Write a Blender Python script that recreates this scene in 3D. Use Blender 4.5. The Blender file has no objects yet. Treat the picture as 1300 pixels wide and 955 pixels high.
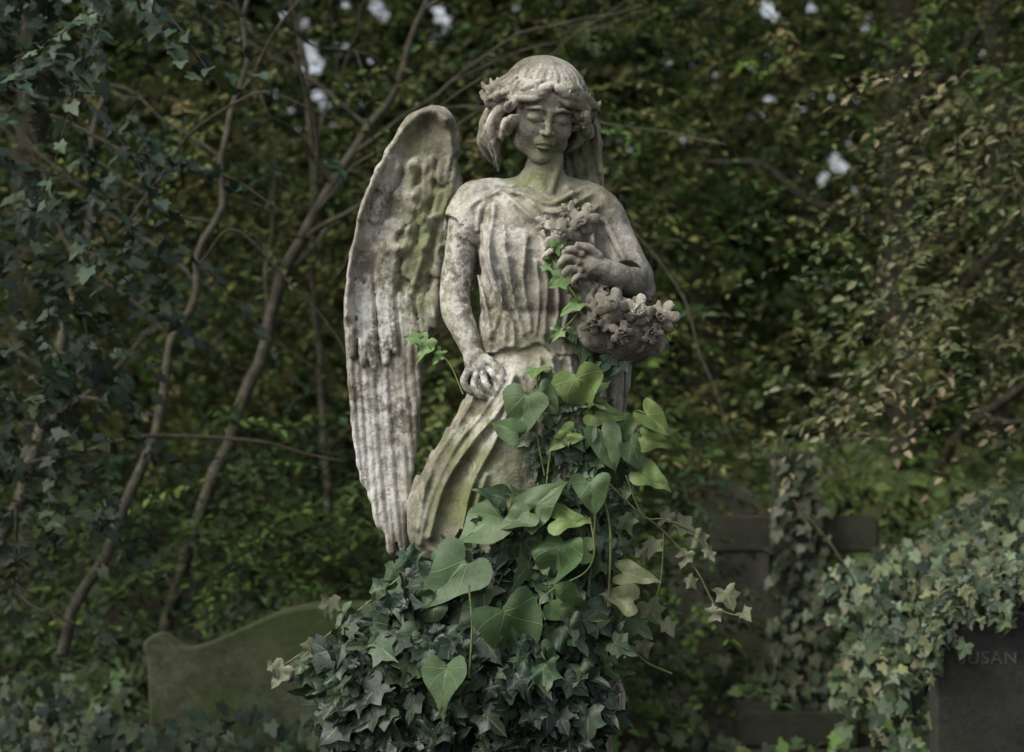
import bpy, math, numpy as np
from mathutils import Vector, Matrix
rng=np.random.default_rng(7)
U=0.002; ZC=1.7; F=2528.0; CD=5.06
def W(p):
    p=np.atleast_2d(np.asarray(p,float))
    return np.stack([(p[:,0]-650)*U, p[:,1]*U, ZC+(477.5-p[:,2])*U],1)
def at(a,b,d):   # survey helper: bearing -> metres at real distance d
    return ((a-650)/F*d, d-CD, ZC+(477.5-b)/F*d)
def nrm(a): return a/np.maximum(np.linalg.norm(a,axis=-1,keepdims=True),1e-9)
def sstep(a,b,x):
    t=np.clip((x-a)/(b-a),0,1); return t*t*(3-2*t)
def catmull(P,n=8):
    P=np.asarray(P,float); 
    if len(P)<3:
        t=np.linspace(0,1,n+1)[:,None]; return P[0]*(1-t)+P[-1]*t
    Q=np.vstack([2*P[0]-P[1],P,2*P[-1]-P[-2]]); out=[]
    for i in range(1,len(Q)-2):
        t=np.linspace(0,1,n,endpoint=False)[:,None]
        a,b,c,d=Q[i-1],Q[i],Q[i+1],Q[i+2]
        out.append(0.5*((2*b)+(-a+c)*t+(2*a-5*b+4*c-d)*t*t+(-a+3*b-3*c+d)*t**3))
    out.append(P[-1:]); return np.vstack(out)
_lat=rng.random((32,32,32)).astype(np.float32)
def vnoise(p,s=1.0,off=0.0):
    q=np.asarray(p)*s+off+100; i=np.floor(q).astype(int); f=q-i; f=f*f*(3-2*f); r=0
    for a in (0,1):
        for b in (0,1):
            for c in (0,1):
                w=(f[...,0] if a else 1-f[...,0])*(f[...,1] if b else 1-f[...,1])*(f[...,2] if c else 1-f[...,2])
                r=r+w*_lat[(i[...,0]+a)%32,(i[...,1]+b)%32,(i[...,2]+c)%32]
    return r
# ---------------------------------------------------------------- mesh helper
def make_mesh(name,verts,faces,mat,attrs=None,smooth=True,parent=None):
    me=bpy.data.meshes.new(name)
    verts=np.asarray(verts,np.float32)
    if not isinstance(faces,list): faces=[faces]
    faces=[np.asarray(f,np.int32) for f in faces if len(f)]
    tot=np.concatenate([np.full(len(f),f.shape[1],np.int32) for f in faces])
    loops=np.concatenate([f.ravel() for f in faces])
    st=np.concatenate([[0],np.cumsum(tot)[:-1]]).astype(np.int32)
    me.vertices.add(len(verts)); me.vertices.foreach_set("co",verts.ravel())
    me.loops.add(len(loops)); me.loops.foreach_set("vertex_index",loops)
    me.polygons.add(len(tot)); me.polygons.foreach_set("loop_start",st)
    me.polygons.foreach_set("use_smooth",np.full(len(tot),smooth))
    me.update(calc_edges=True)
    for k,a in (attrs or {}).items():
        a=np.asarray(a,np.float32)
        if a.shape[1]==4:
            at_=me.attributes.new(k,'FLOAT_COLOR','POINT'); at_.data.foreach_set("color",a.ravel())
        else:
            at_=me.attributes.new(k,'FLOAT_VECTOR','POINT'); at_.data.foreach_set("vector",a.ravel())
    me.validate()
    ob=bpy.data.objects.new(name,me); bpy.context.collection.objects.link(ob)
    if mat: me.materials.append(mat)
    if parent: ob.parent=parent
    return ob
def empty(name):
    e=bpy.data.objects.new(name,None); bpy.context.collection.objects.link(e); return e
def col4(c): c=np.asarray(c,float); return np.concatenate([c,np.ones((len(c),1))],1)
class Tubes:
    def __init__(s): s.v=[];s.f=[];s.n=0
    def add(s,P,r,sides=8,smooth=6,wob=0):
        P=np.asarray(P,float); n0=len(P)
        if smooth: 
            r=np.interp(np.linspace(0,n0-1,(n0-1)*smooth+1 if n0>2 else smooth+1),np.arange(n0),np.broadcast_to(r,(n0,)))
            P=catmull(P,smooth)
        else: r=np.broadcast_to(r,(n0,))
        if wob: P=P+ (np.stack([vnoise(P*5,1,3),vnoise(P*5,1,9),vnoise(P*5,1,17)],1)-.5)*wob
        T=nrm(np.gradient(P,axis=0)); up=np.array([0.13,0.27,0.95]); 
        if abs(T[0]@up)>0.9: up=np.array([1,0.2,0.1])
        A=nrm(np.cross(T,up)); B=np.cross(T,A); m=len(P)
        a=np.linspace(0,2*np.pi,sides,endpoint=False)
        V=P[:,None]+r[:,None,None]*(np.cos(a)[None,:,None]*A[:,None]+np.sin(a)[None,:,None]*B[:,None])
        i=np.arange(m-1)[:,None]*sides; j=np.arange(sides)[None]; k=(j+1)%sides
        fc=np.stack([i+j,i+k,i+sides+k,i+sides+j],-1).reshape(-1,4)+s.n
        s.v.append(V.reshape(-1,3)); s.f.append(fc); s.n+=m*sides
    def build(s,name,mat,parent=None): return make_mesh(name,np.vstack(s.v),np.vstack(s.f),mat,parent=parent)
# ---------------------------------------------------------------- materials
def newmat(name):
    m=bpy.data.materials.new(name); m.use_nodes=True; nt=m.node_tree; nt.nodes.clear(); return m,nt
class NT:
    def __init__(s,nt): s.nt=nt
    def n(s,t,**k):
        nd=s.nt.nodes.new(t)
        for a,b in k.items():
            if a=='inp':
                for i,v in b.items():
                    if hasattr(v,'is_output'): s.nt.links.new(v,nd.inputs[i])
                    else: nd.inputs[i].default_value=v
            else: setattr(nd,a,b)
        return nd
    def math(s,op,a,b=0.0,c=None,clamp=False):
        d={0:a,1:b}
        if c is not None: d[2]=c
        return s.n('ShaderNodeMath',operation=op,use_clamp=clamp,inp=d).outputs[0]
    def mix(s,f,a,b,bt='MIX'):
        nd=s.n('ShaderNodeMix',data_type='RGBA',blend_type=bt)
        for i,v in ((0,f),(6,a),(7,b)):
            if hasattr(v,'is_output'): s.nt.links.new(v,nd.inputs[i])
            else: nd.inputs[i].default_value=v
        return nd.outputs[2]
    def noise(s,vec,sc,det=4,rough=.6): return s.n('ShaderNodeTexNoise',inp={'Vector':vec,'Scale':sc,'Detail':det,'Roughness':rough}).outputs[0]
    def ramp(s,v,a,b): return s.n('ShaderNodeMapRange',clamp=True,interpolation_type='SMOOTHSTEP',inp={0:v,1:a,2:b,3:0.0,4:1.0}).outputs[0]
def C(r,g,b): return (r,g,b,1)
def stone_mat(name,base=(.29,.268,.225),dark=(.115,.105,.083),green=(.115,.135,.052),attr=True,gr=0.3):
    m,nt=newmat(name); g=NT(nt)
    pos=g.n('ShaderNodeTexCoord').outputs['Object']
    n1=g.noise(pos,7,5,.65); n2=g.noise(pos,38,4,.7); n3=g.noise(pos,120,3,.7)
    c=g.mix(g.ramp(n1,.36,.62),C(*dark),C(*base))
    c=g.mix(g.math('MULTIPLY',g.ramp(n2,.45,.65),.45),c,C(base[0]*1.35,base[1]*1.33,base[2]*1.3))
    if attr:
        mp=g.n('ShaderNodeMapping',inp={'Vector':pos,'Scale':(34.0,34.0,4.5)}).outputs[0]
        stn=g.noise(mp,1.0,4,.6)
        sp=g.n('ShaderNodeSeparateColor',inp={0:g.n('ShaderNodeAttribute',attribute_name='tint').outputs['Color']})
        G,Wh,Dk=sp.outputs
        c=g.mix(g.math('MULTIPLY',g.ramp(stn,.47,.66),.65),c,C(.08,.075,.052))
        c=g.mix(g.math('MULTIPLY',G,g.ramp(n1,.2,.58)),c,C(*green))
        wm=g.math('MULTIPLY',Wh,g.ramp(g.math('ADD',n2,g.math('MULTIPLY',n1,.6)),.68,.9))
        c=g.mix(g.math('MINIMUM',wm,.85),c,C(.5,.5,.475))
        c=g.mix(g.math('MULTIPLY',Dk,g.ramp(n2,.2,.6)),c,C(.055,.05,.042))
    else:
        n4=g.noise(pos,3,3,.5)
        c=g.mix(g.math('MULTIPLY',g.ramp(n4,.4,.65),gr),c,C(*green))
    vor=g.n('ShaderNodeTexVoronoi',inp={'Vector':pos,'Scale':55.0,'Randomness':1.0}).outputs['Distance']
    spot=g.math('MULTIPLY',g.math('SUBTRACT',1.0,g.ramp(vor,.12,.26)),g.ramp(n1,.5,.62))
    c=g.mix(g.math('MULTIPLY',spot,.55),c,C(base[0]*1.8,base[1]*1.8,base[2]*1.75))
    c=g.mix(g.math('MULTIPLY',g.ramp(n3,.55,.75),.45),c,C(.06,.06,.045))
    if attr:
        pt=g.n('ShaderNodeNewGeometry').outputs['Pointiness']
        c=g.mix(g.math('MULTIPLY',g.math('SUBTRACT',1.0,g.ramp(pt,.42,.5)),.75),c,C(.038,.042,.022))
    h=g.math('ADD',g.math('MULTIPLY',n3,.5),g.math('ADD',g.math('MULTIPLY',n2,1.0),g.math('MULTIPLY',spot,.2)))
    bmp=g.n('ShaderNodeBump',inp={'Strength':.8,'Distance':.006,'Height':h}).outputs[0]
    b=g.n('ShaderNodeBsdfPrincipled',inp={'Base Color':c,'Roughness':.92,'Specular IOR Level':.15,'Normal':bmp})
    g.n('ShaderNodeOutputMaterial',inp={0:b.outputs[0]}); return m
def cheap_leaf(name,trans=.3,gloss=False):
    m,nt=newmat(name); g=NT(nt)
    col=g.n('ShaderNodeAttribute',attribute_name='Col').outputs['Color']
    b=g.n('ShaderNodeBsdfPrincipled',inp={'Base Color':col,'Roughness':.5,'Specular IOR Level':.25}) if gloss else g.n('ShaderNodeBsdfDiffuse',inp={0:col})
    if trans:
        t=g.n('ShaderNodeBsdfTranslucent',inp={0:col})
        b=g.n('ShaderNodeMixShader',inp={0:trans,1:b.outputs[0],2:t.outputs[0]})
    g.n('ShaderNodeOutputMaterial',inp={0:b.outputs[0]}); return m
def leaf_mat(name,trans=.35,rough=.5,spec=.35):
    m,nt=newmat(name); g=NT(nt)
    col=g.n('ShaderNodeAttribute',attribute_name='Col').outputs['Color']
    pos=g.n('ShaderNodeTexCoord').outputs['Object']
    n=g.noise(pos,32,3,.65)
    c=g.mix(g.math('MULTIPLY',g.ramp(n,.4,.7),.5),col,g.mix(1.0,col,C(.5,.55,.45),'MULTIPLY'))
    uv=g.n('ShaderNodeSeparateXYZ',inp={0:g.n('ShaderNodeAttribute',attribute_name='luv').outputs['Vector']})
    u,v=uv.outputs[0],g.math('ABSOLUTE',uv.outputs[1]); mask=None
    for A,wd in ((0,.014),(36,.009),(80,.008)):
        a=math.radians(A)
        vv=g.math('ADD',v,g.math('MULTIPLY',g.math('MULTIPLY',v,v),.35 if A==36 else 0.0))
        d=g.math('ABSOLUTE',g.math('SUBTRACT',g.math('MULTIPLY',vv,math.cos(a)),g.math('MULTIPLY',u,math.sin(a))))
        mk=g.math('SUBTRACT',1.0,g.ramp(d,wd*.5,wd*1.6))
        if A: mk=g.math('MULTIPLY',mk,g.math('GREATER_THAN',g.math('ADD',g.math('MULTIPLY',u,math.cos(a)),g.math('MULTIPLY',v,math.sin(a))),0))
        mask=mk if mask is None else g.math('MAXIMUM',mask,mk)
    fr=g.math('FRACT',g.math('MULTIPLY',g.math('SUBTRACT',u,g.math('MULTIPLY',v,.75)),5.0))
    sv=g.math('MULTIPLY',g.math('MULTIPLY',g.math('SUBTRACT',1.0,g.ramp(g.math('ABSOLUTE',g.math('SUBTRACT',fr,.5)),.01,.05)),.3),g.math('LESS_THAN',v,.25))
    mask=g.math('MAXIMUM',mask,sv)
    c=g.mix(g.math('MULTIPLY',mask,.4),c,g.mix(1.0,g.mix(.5,col,C(.16,.2,.1)),C(1.4,1.4,1.4),'MULTIPLY'))
    nor=g.n('ShaderNodeBump',inp={'Strength':.4,'Distance':.004,'Height':g.math('SUBTRACT',g.math('MULTIPLY',n,1.2),mask)}).outputs[0]
    b=g.n('ShaderNodeBsdfPrincipled',inp={'Base Color':c,'Roughness':rough,'Specular IOR Level':spec,'Normal':nor})
    t=g.n('ShaderNodeBsdfTranslucent',inp={0:g.mix(1.0,c,C(1.3,1.4,.7),'MULTIPLY')})
    mx=g.n('ShaderNodeMixShader',inp={0:trans,1:b.outputs[0],2:t.outputs[0]})
    g.n('ShaderNodeOutputMaterial',inp={0:mx.outputs[0]}); return m
def simple_noise_mat(name,a,b,sc,bump=.5,rough=.9):
    m,nt=newmat(name); g=NT(nt); pos=g.n('ShaderNodeTexCoord').outputs['Object']
    n=g.noise(pos,sc,4,.7); n2=g.noise(pos,sc*6,3,.7)
    c=g.mix(g.ramp(g.math('ADD',g.math('MULTIPLY',n,.7),g.math('MULTIPLY',n2,.3)),.38,.62),C(*a),C(*b))
    bm=g.n('ShaderNodeBump',inp={'Strength':bump,'Distance':.02,'Height':n2}).outputs[0]
    p=g.n('ShaderNodeBsdfPrincipled',inp={'Base Color':c,'Roughness':rough,'Specular IOR Level':.2,'Normal':bm})
    g.n('ShaderNodeOutputMaterial',inp={0:p.outputs[0]}); return m
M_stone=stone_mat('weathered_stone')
M_grave=stone_mat('mossy_gravestone',(.10,.105,.065),(.045,.05,.03),(.055,.075,.025),False,.85)
M_cross=stone_mat('dark_mossy_stone',(.036,.036,.028),(.02,.02,.016),(.028,.033,.017),False,.6)
M_pale=stone_mat('pale_gravestone',(.15,.145,.115),(.08,.08,.062),(.08,.09,.04),False,.6)
M_darkst=stone_mat('dark_slate_stone',(.028,.028,.027),(.018,.018,.018),(.032,.036,.02),False,.3)
M_letter=simple_noise_mat('weathered_letter',(.05,.048,.042),(.09,.086,.078),60,.2)
M_leaf=cheap_leaf('small_leaf',.3)
M_far=cheap_leaf('far_leaf',.0)
M_ivyfar=cheap_leaf('ivy_leaf_plain',.12,True)
M_ivy=leaf_mat('ivy_leaf',trans=.12,rough=.45,spec=.3)
M_heart=leaf_mat('bindweed_leaf',trans=.22,rough=.5,spec=.3)
M_bark=simple_noise_mat('bark',(.03,.028,.02),(.075,.07,.05),14)
M_twig=simple_noise_mat('twig',(.04,.035,.025),(.09,.08,.055),40)
M_stem=simple_noise_mat('green_stem',(.06,.08,.03),(.12,.13,.055),40,.1,.6)
M_ground=simple_noise_mat('leaf_litter',(.02,.018,.012),(.055,.043,.027),9,1.0)
# ---------------------------------------------------------------- SDF field
class Field:
    def __init__(s,lo,hi,h):
        s.lo=np.array(lo,float); s.h=h; s.n=np.ceil((np.array(hi)-s.lo)/h).astype(int)+1
        s.ax=[(s.lo[i]+np.arange(s.n[i])*h).astype(np.float32) for i in range(3)]
        s.v=np.full(s.n,50,np.float32)
    def sub(s,lo,hi):
        sl=[]
        for i in range(3):
            a=int(np.clip((lo[i]-s.lo[i])/s.h,0,s.n[i])); b=int(np.clip((hi[i]-s.lo[i])/s.h+2,0,s.n[i])); sl.append(slice(a,b))
        sl=tuple(sl)
        X=s.ax[0][sl[0]][:,None,None];Y=s.ax[1][sl[1]][None,:,None];Z=s.ax[2][sl[2]][None,None,:]
        return sl,X,Y,Z
    def comb(s,sl,d,k,sub=False):
        a=s.v[sl]
        if a.size==0: return
        if sub:
            d=-d
            h=np.clip(.5-.5*(a-d)/k,0,1)
            s.v[sl]=a+(d-a)*h+k*h*(1-h)
        else:
            h=np.clip(.5+.5*(d-a)/k,0,1); s.v[sl]=d+(a-d)*h-k*h*(1-h)
    def ell(s,c,r,k=4,R=None,sub=False):
        c=np.array(c,float); r=np.array(r,float); m=(r.max() if R is not None else r)+k+3
        sl,X,Y,Z=s.sub(c-m,c+m); x=X-c[0];y=Y-c[1];z=Z-c[2]
        if R is not None:
            x,y,z=[R[0][i]*x+R[1][i]*y+R[2][i]*z for i in range(3)]
        q=np.sqrt((x/r[0])**2+(y/r[1])**2+(z/r[2])**2); q2=np.sqrt((x/r[0]**2)**2+(y/r[1]**2)**2+(z/r[2]**2)**2)
        s.comb(sl,(q*(q-1)/np.maximum(q2,1e-5)).astype(np.float32),k,sub)
    def tube(s,P,r,k=3,sub=False,sm=5,ys=1.0):
        P=np.asarray(P,float); n=len(P); r=np.broadcast_to(np.asarray(r,float),(n,))
        if sm and n>2:
            r=np.interp(np.linspace(0,n-1,(n-1)*sm+1),np.arange(n),r); P=catmull(P,sm)
        m=r.max()/min(ys,1)+k+3
        sl,X,Y,Z=s.sub(P.min(0)-m,P.max(0)+m)
        d=None
        for i in range(len(P)-1):
            a=P[i];b=P[i+1]-a; bb=b[0]**2+(b[1]*ys)**2+b[2]**2+1e-6
            px=X-a[0];py=(Y-a[1])*ys;pz=Z-a[2]; by=b[1]*ys
            t=np.clip((px*b[0]+py*by+pz*b[2])/bb,0,1)
            e=np.sqrt((px-t*b[0])**2+(py-t*by)**2+(pz-t*b[2])**2)-(r[i]+t*(r[i+1]-r[i]))
            d=e if d is None else np.minimum(d,e)
        s.comb(sl,d.astype(np.float32),k,sub)
    def mesh(s):
        v=s.v; v[0]=v[-1]=5; v[:,0]=5;v[:,-1]=5;v[:,:,0]=5;v[:,:,-1]=5
        S=v<0; c=np.zeros(tuple(np.array(S.shape)-1),np.int8)
        for a in (0,1):
            for b in (0,1):
                for d in (0,1):
                    c+=S[a:S.shape[0]-1+a,b:S.shape[1]-1+b,d:S.shape[2]-1+d]
        act=(c>0)&(c<8); idx=np.full(act.shape,-1,np.int32); I=np.stack(np.nonzero(act),1); idx[act]=np.arange(len(I))
        acc=np.zeros((len(I),3)); num=np.zeros(len(I))
        for ax in range(3):
            o=[i for i in range(3) if i!=ax]
            for p in (0,1):
                for q in (0,1):
                    A=np.zeros(3,int);A[o[0]]=p;A[o[1]]=q;B=A.copy();B[ax]=1
                    va=v[tuple((I+A).T)];vb=v[tuple((I+B).T)];m=(va<0)!=(vb<0)
                    t=np.where(m,va/np.where(m,va-vb,1),0); pt=A+t[:,None]*(B-A)
                    acc+=pt*m[:,None]; num+=m
        V=s.lo+s.h*(I+acc/num[:,None]); Fs=[]
        for ax in range(3):
            b,c2=(ax+1)%3,(ax+2)%3
            lo=[slice(None)]*3;hi=[slice(None)]*3
            lo[ax]=slice(0,-1);hi[ax]=slice(1,None)
            ch=S[tuple(lo)]!=S[tuple(hi)]; E=np.stack(np.nonzero(ch),1)
            E=E[(E[:,b]>0)&(E[:,c2]>0)&(E[:,b]<S.shape[b]-1)&(E[:,c2]<S.shape[c2]-1)]
            ins=S[tuple(E.T)]
            def cell(db,dc):
                e=E.copy();e[:,b]+=db;e[:,c2]+=dc; return idx[tuple(e.T)]
            q=np.stack([cell(-1,-1),cell(0,-1),cell(0,0),cell(-1,0)],1)
            q[~ins]=q[~ins][:,::-1]; Fs.append(q)
        return V,np.vstack(Fs)
def rot(ax,deg): return np.array(Matrix.Rotation(math.radians(deg),3,ax))
def polydist(XX,ZZ,P):
    d=np.full(XX.shape,1e9)
    for a,b in zip(P[:-1],P[1:]):
        b=b-a; t=np.clip(((XX-a[0])*b[0]+(ZZ-a[1])*b[1])/(b@b+1e-6),0,1)
        d=np.minimum(d,np.hypot(XX-a[0]-t*b[0],ZZ-a[1]-t*b[1]))
    return d
def ridge(H,XX,ZZ,pts,sig,amp,p=1.6):
    d=polydist(XX,ZZ,catmull(pts,5)); H+=amp*np.exp(-(d/sig)**p)
def polysdf(XX,ZZ,P):
    P=np.asarray(P,float); d=polydist(XX,ZZ,np.vstack([P,P[:1]])); ins=np.zeros(XX.shape,bool)
    for i in range(len(P)):
        a,b=P[i],P[(i+1)%len(P)]
        c=((a[1]>ZZ)!=(b[1]>ZZ)); x=(b[0]-a[0])*(ZZ-a[1])/((b[1]-a[1]) if b[1]!=a[1] else 1e-6)+a[0]
        ins^=c&(XX<x)
    return np.where(ins,-d,d)
# ================================================================ STATUE
statue=empty('angel_statue')
bd=Field((490,-125,160),(880,95,850),1.6)
X=bd.ax[0][:,None,None];Y=bd.ax[1][None,:,None];Z=bd.ax[2][None,None,:]
K=np.array([[215,690,22,10,22],[230,688,32,10,26],[240,686,60,10,31],[252,684,80,8,38],[272,684,84,4,47],[320,686,78,0,52],[370,684,70,0,49],[415,682,67,0,47],
 [445,682,74,2,50],[500,686,82,2,57],[560,680,93,2,60],[640,676,98,4,62],[720,674,100,4,64],[860,674,104,4,66]])
zz=bd.ax[2]; L=[np.interp(zz,K[:,0],K[:,i]) for i in range(1,5)]
ker=np.ones(13)/13
L=[np.convolve(np.pad(a,6,mode='edge'),ker,'valid').astype(np.float32)[None,None,:] for a in L]
q=(np.abs((X-L[0])/L[1])**2.2+np.abs((Y-L[2])/L[3])**2.2)**(1/2.2)
body=((q-1)*np.minimum(L[1],L[3])).astype(np.float32); del q
bd.v=body; bd.v[:,:,zz<216]=30
bd.ell((648,-36,322),(28,18,30),18); bd.ell((714,-36,322),(28,18,30),18)
bd.ell((638,-40,585),(34,30,75),22); bd.ell((728,-32,600),(30,26,90),18)
XX,ZZ=np.meshgrid(bd.ax[0],bd.ax[2],indexing='ij')
pd=polysdf(XX,ZZ,catmull([(628,470),(600,492),(572,540),(545,582),(523,620),(515,648),(520,686),(548,712),(620,720),(650,600),(628,470)],4)[:-1])
yc=-5+(600-XX)*.25
slab=np.maximum(pd[:,None,:].astype(np.float32)+0*Y, np.abs(Y-yc[:,None,:].astype(np.float32))-24+np.clip(pd[:,None,:]+14,0,30).astype(np.float32)*.9)
bd.comb((slice(None),)*3,slab,10); del slab
H=np.zeros(XX.shape)
for pts,s,a in [
 ([(650,240),(700,274),(750,248)],4,7),([(642,250),(700,292),(764,262)],4.5,6),([(668,236),(706,257),(742,240)],3.2,5),([(720,240),(735,262),(765,285)],4,6),([(655,262),(700,306),(745,285)],4,4),
 ([(628,262),(622,330),(640,400),(640,440)],4.5,6),([(614,290),(628,360),(650,410),(652,440)],4.5,7),([(645,330),(652,380),(664,425)],4,5),([(668,305),(664,360),(674,420)],4,5),
 ([(690,310),(694,365),(690,425)],4.5,6),([(705,335),(708,385),(703,425)],3.5,5),([(640,290),(642,330),(650,372)],3.5,4),([(606,350),(616,385),(624,428)],3.5,5),
 ([(725,350),(722,390),(712,425)],4,5),([(598,262),(612,250),(640,236)],3.5,5),([(592,275),(606,258),(634,244)],3.5,5),([(740,270),(752,300),(750,330)],4,6),([(757,265),(770,300),(772,330)],4,5),
 ([(632,345),(638,380),(628,420)],3,4),([(680,335),(684,380),(680,425)],3,4),
 ([(618,415),(622,442),(612,456)],3.5,4),([(690,425),(690,440),(698,456)],4,4),([(712,425),(716,446),(712,456)],4,4),
 ([(652,478),(634,520),(600,560),(565,615),(546,680)],5.5,12),([(655,500),(628,560),(600,615),(584,690)],5,11),([(604,500),(578,545),(545,600),(532,670)],4.5,8),
 ([(640,480),(612,525),(580,565),(548,632),(534,690)],4,6),([(662,478),(668,500),(672,540)],4,4),([(618,600),(604,650),(600,720)],5,7),
 ([(700,455),(708,540),(700,620),(686,720)],5.5,9),([(684,455),(690,540),(684,590)],4,6),([(722,455),(732,550),(728,640),(720,730)],6,9),([(742,455),(752,560),(750,650),(748,740)],5,8),
 ([(762,465),(766,560),(770,660),(770,740)],4,7),([(712,480),(718,560),(712,650)],3.5,5),([(650,640),(640,700),(640,760)],6,7),([(672,650),(664,700),(668,780)],5,7)]:
    ridge(H,XX,ZZ,pts,s,a)
hem=444+6*np.sin((XX-600)/17)+3*np.sin((XX)/6.5)+ (XX-660)*.08
H+=5*(1-sstep(-2,2,ZZ-hem))*sstep(330,430,ZZ)
H-=2.5*np.exp(-((ZZ-(398-(XX-680)**2*.001))/6)**2)*((XX>600)&(XX<735))
H+=2.2*(vnoise(np.stack([XX,ZZ,XX*0],-1),.09)-.5)
w=(1-sstep(-12,22,bd.ax[1]))[None,:,None].astype(np.float32)
bd.v-=H[:,None,:].astype(np.float32)*w
ang=np.sin(XX*.35+ZZ*.02)*3
bd.v-=(ang*sstep(300,420,ZZ))[:,None,:].astype(np.float32)*(1-w)
bd.tube([(695,6,176),(693,3,202),(689,2,222),(684,8,250)],[20,23,25,34],10)
bd.tube([(674,-14,205),(690,-27,246)],[3.2,3.2],6); bd.tube([(712,-12,203),(699,-27,246)],[3.2,3.2],6)
bd.tube([(644,-24,244),(668,-34,251),(698,-38,262),(726,-34,248)],[3]*4,2.5)
bd.tube([(648,6,242),(618,6,250),(600,6,266)],[16,24,27],12)
bd.tube([(604,8,256),(594,4,276),(590,2,294)],[28,29,30],5)
bd.tube([(628,4,275),(632,0,320),(626,-2,362),(616,0,392)],[16,17,13,5],6)
for o in range(5): bd.tube([(626-o*6,-16+o*3,246-o*1),(610-o*7,-24+o*4,268),(606-o*8,-25+o*4,294-o*2)],[3,3.6,3],2.5)
bd.tube([(608,-12,285),(617,-15,330),(614,-10,372)],[4,5,3],3); bd.tube([(622,-16,280),(630,-16,330),(620,-10,380)],[3,4,3],3)
bd.tube([(586,0,290),(582,-2,330)],[26,22],1.5,sub=True)
bd.tube([(592,4,262),(586,2,315),(578,-6,365),(580,-14,395),(592,-26,425),(601,-34,448)],[21,20.5,19,19.5,16,12.5],2)
bd.ell((606,-38,462),(15.5,9,19),5,rot('Y',20))
for i,(a,b,c,e,r) in enumerate([((595,470),(590,485),(598,497),(609,502),4.9),((604,476),(603,492),(613,503),(624,506),5.1),((613,474),(618,489),(628,500),(638,502),4.9),((620,466),(630,479),(639,489),(644,496),4.4)]):
    bd.tube([(a[0],-40,a[1]),(b[0],-49,b[1]),(c[0],-49,c[1]),(e[0],-40,e[1])],[r,r,r*.9,r*.75],.5,sm=4)
bd.tube([(612,-38,452),(627,-46,462),(636,-49,474),(635,-49,486)],[6.2,5.6,5.2,4.2],2)
for x,z in ((596,473),(605,477),(614,475)): bd.ell((x,-45,z),(3.8,4,3.8),2)
bd.tube([(728,6,244),(752,6,258),(766,4,280)],[18,26,28],12)
bd.tube([(764,4,275),(782,0,315),(800,-12,352)],[29,29,28],8)
bd.tube([(812,-6,345),(820,-8,372),(808,-8,392)],[14,12,6],6)
for o in range(6): bd.tube([(758+o*5,-26+o*3,268+o*2),(780+o*5,-31+o*3,310+o*4),(798+o*5,-38+o*4,350+o*6)],[3,4.2,3],2.5)
bd.tube([(793,-34,357),(785,-50,354)],[24,19],1.5,sub=True)
bd.tube([(806,-14,358),(796,-40,360),(778,-62,352),(762,-74,345)],[20,19,16,13],2)
bd.ell((746,-80,340),(20,11,14.5),5)
for a,b,c,e,r in [((736,328),(722,322),(713,328),(714,337),4.8),((732,337),(718,333),(709,341),(713,350),5),((733,347),(720,346),(714,354),(720,362),4.8),((739,355),(729,357),(725,365),(732,370),4.2)]:
    bd.tube([(a[0],-84,a[1]),(b[0],-91,b[1]),(c[0],-88,c[1]),(e[0],-78,e[1])],[r,r,r*.9,r*.8],.5,sm=4)
bd.tube([(757,-84,330),(744,-90,320),(731,-90,317)],[5.8,5.2,4.2],2)
for x,z in ((736,328),(732,338),(734,348)): bd.ell((x,-89,z),(4.2,3.5,4.2),2)
def flower(c,R,seed,tiltx=0,tiltz=0):
    r0=np.random.default_rng(seed); Rm=rot('Z',tiltz)@rot('X',tiltx)
    for ring,(n,rr,dy,sz) in enumerate([(5,.74,0,.46),(5,.38,-.25,.32)]):
        for i in range(n):
            a=2*math.pi*(i+.5*ring)/n+r0.uniform(-.15,.15)
            o=Rm@np.array([math.cos(a)*rr*R,dy*R-0.0,math.sin(a)*rr*R])
            Rp=Rm@rot('Y',-math.degrees(a))@rot('Z',28 if ring==0 else 50)
            bd.ell(np.array(c)+o,(sz*R,sz*R*.26,sz*R*.8),.8,Rp)
    bd.ell(np.array(c)+Rm@np.array([0,-.3*R,0]),(.18*R,.16*R,.18*R),1)
bd.ell((722,-62,304),(24,18,20),6); bd.ell((700,-58,300),(14,10,12),4)
flower((708,-84,303),20,1,5,12); flower((738,-84,285),19,2,-10,-10); flower((722,-78,275),13,3,-30,0); flower((690,-70,290),12,9,0,25)
bd.tube([(690,-62,330),(700,-66,322),(716,-74,318)],[4,4,4],3)
bd.tube([(735,-60,372),(760,-62,400),(796,-50,426),(822,-40,430)],[14,22,29,20],8)
bd.ell((792,-40,442),(32,26,22),10); bd.ell((760,-50,425),(28,24,24),10)
for i in range(130):
    t=rng.uniform(); cx=738+t*96+rng.normal(0,5); cz=382+t*46+rng.normal(0,17)
    bd.ell((cx,-86+t*22+abs(cz-415)*.3+rng.normal(0,4),cz),(rng.uniform(8,13),2.6,rng.uniform(4,6.5)),.8,rot('Y',rng.uniform(0,180))@rot('X',rng.uniform(-50,50)))
flower((772,-94,390),20,4,0,10); flower((806,-88,397),19,5,-10,-10); flower((838,-66,404),19,6,-5,-30); flower((748,-88,412),15,7); flower((822,-80,425),14,8); flower((785,-92,425),15,11)
for a in (0,50,100,-40): bd.tube([(836,-62,404),(836+22*math.cos(math.radians(a)),-60,404-18*math.sin(math.radians(a)))],[6,2.5],2)
bd.tube([(770,-10,430),(782,-6,480),(780,-2,540),(776,0,620),(772,0,720)],[14,10,8,9,10],6)
PPn=np.stack(np.meshgrid(*[a[::3] for a in bd.ax],indexing='ij'),-1)
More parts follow.
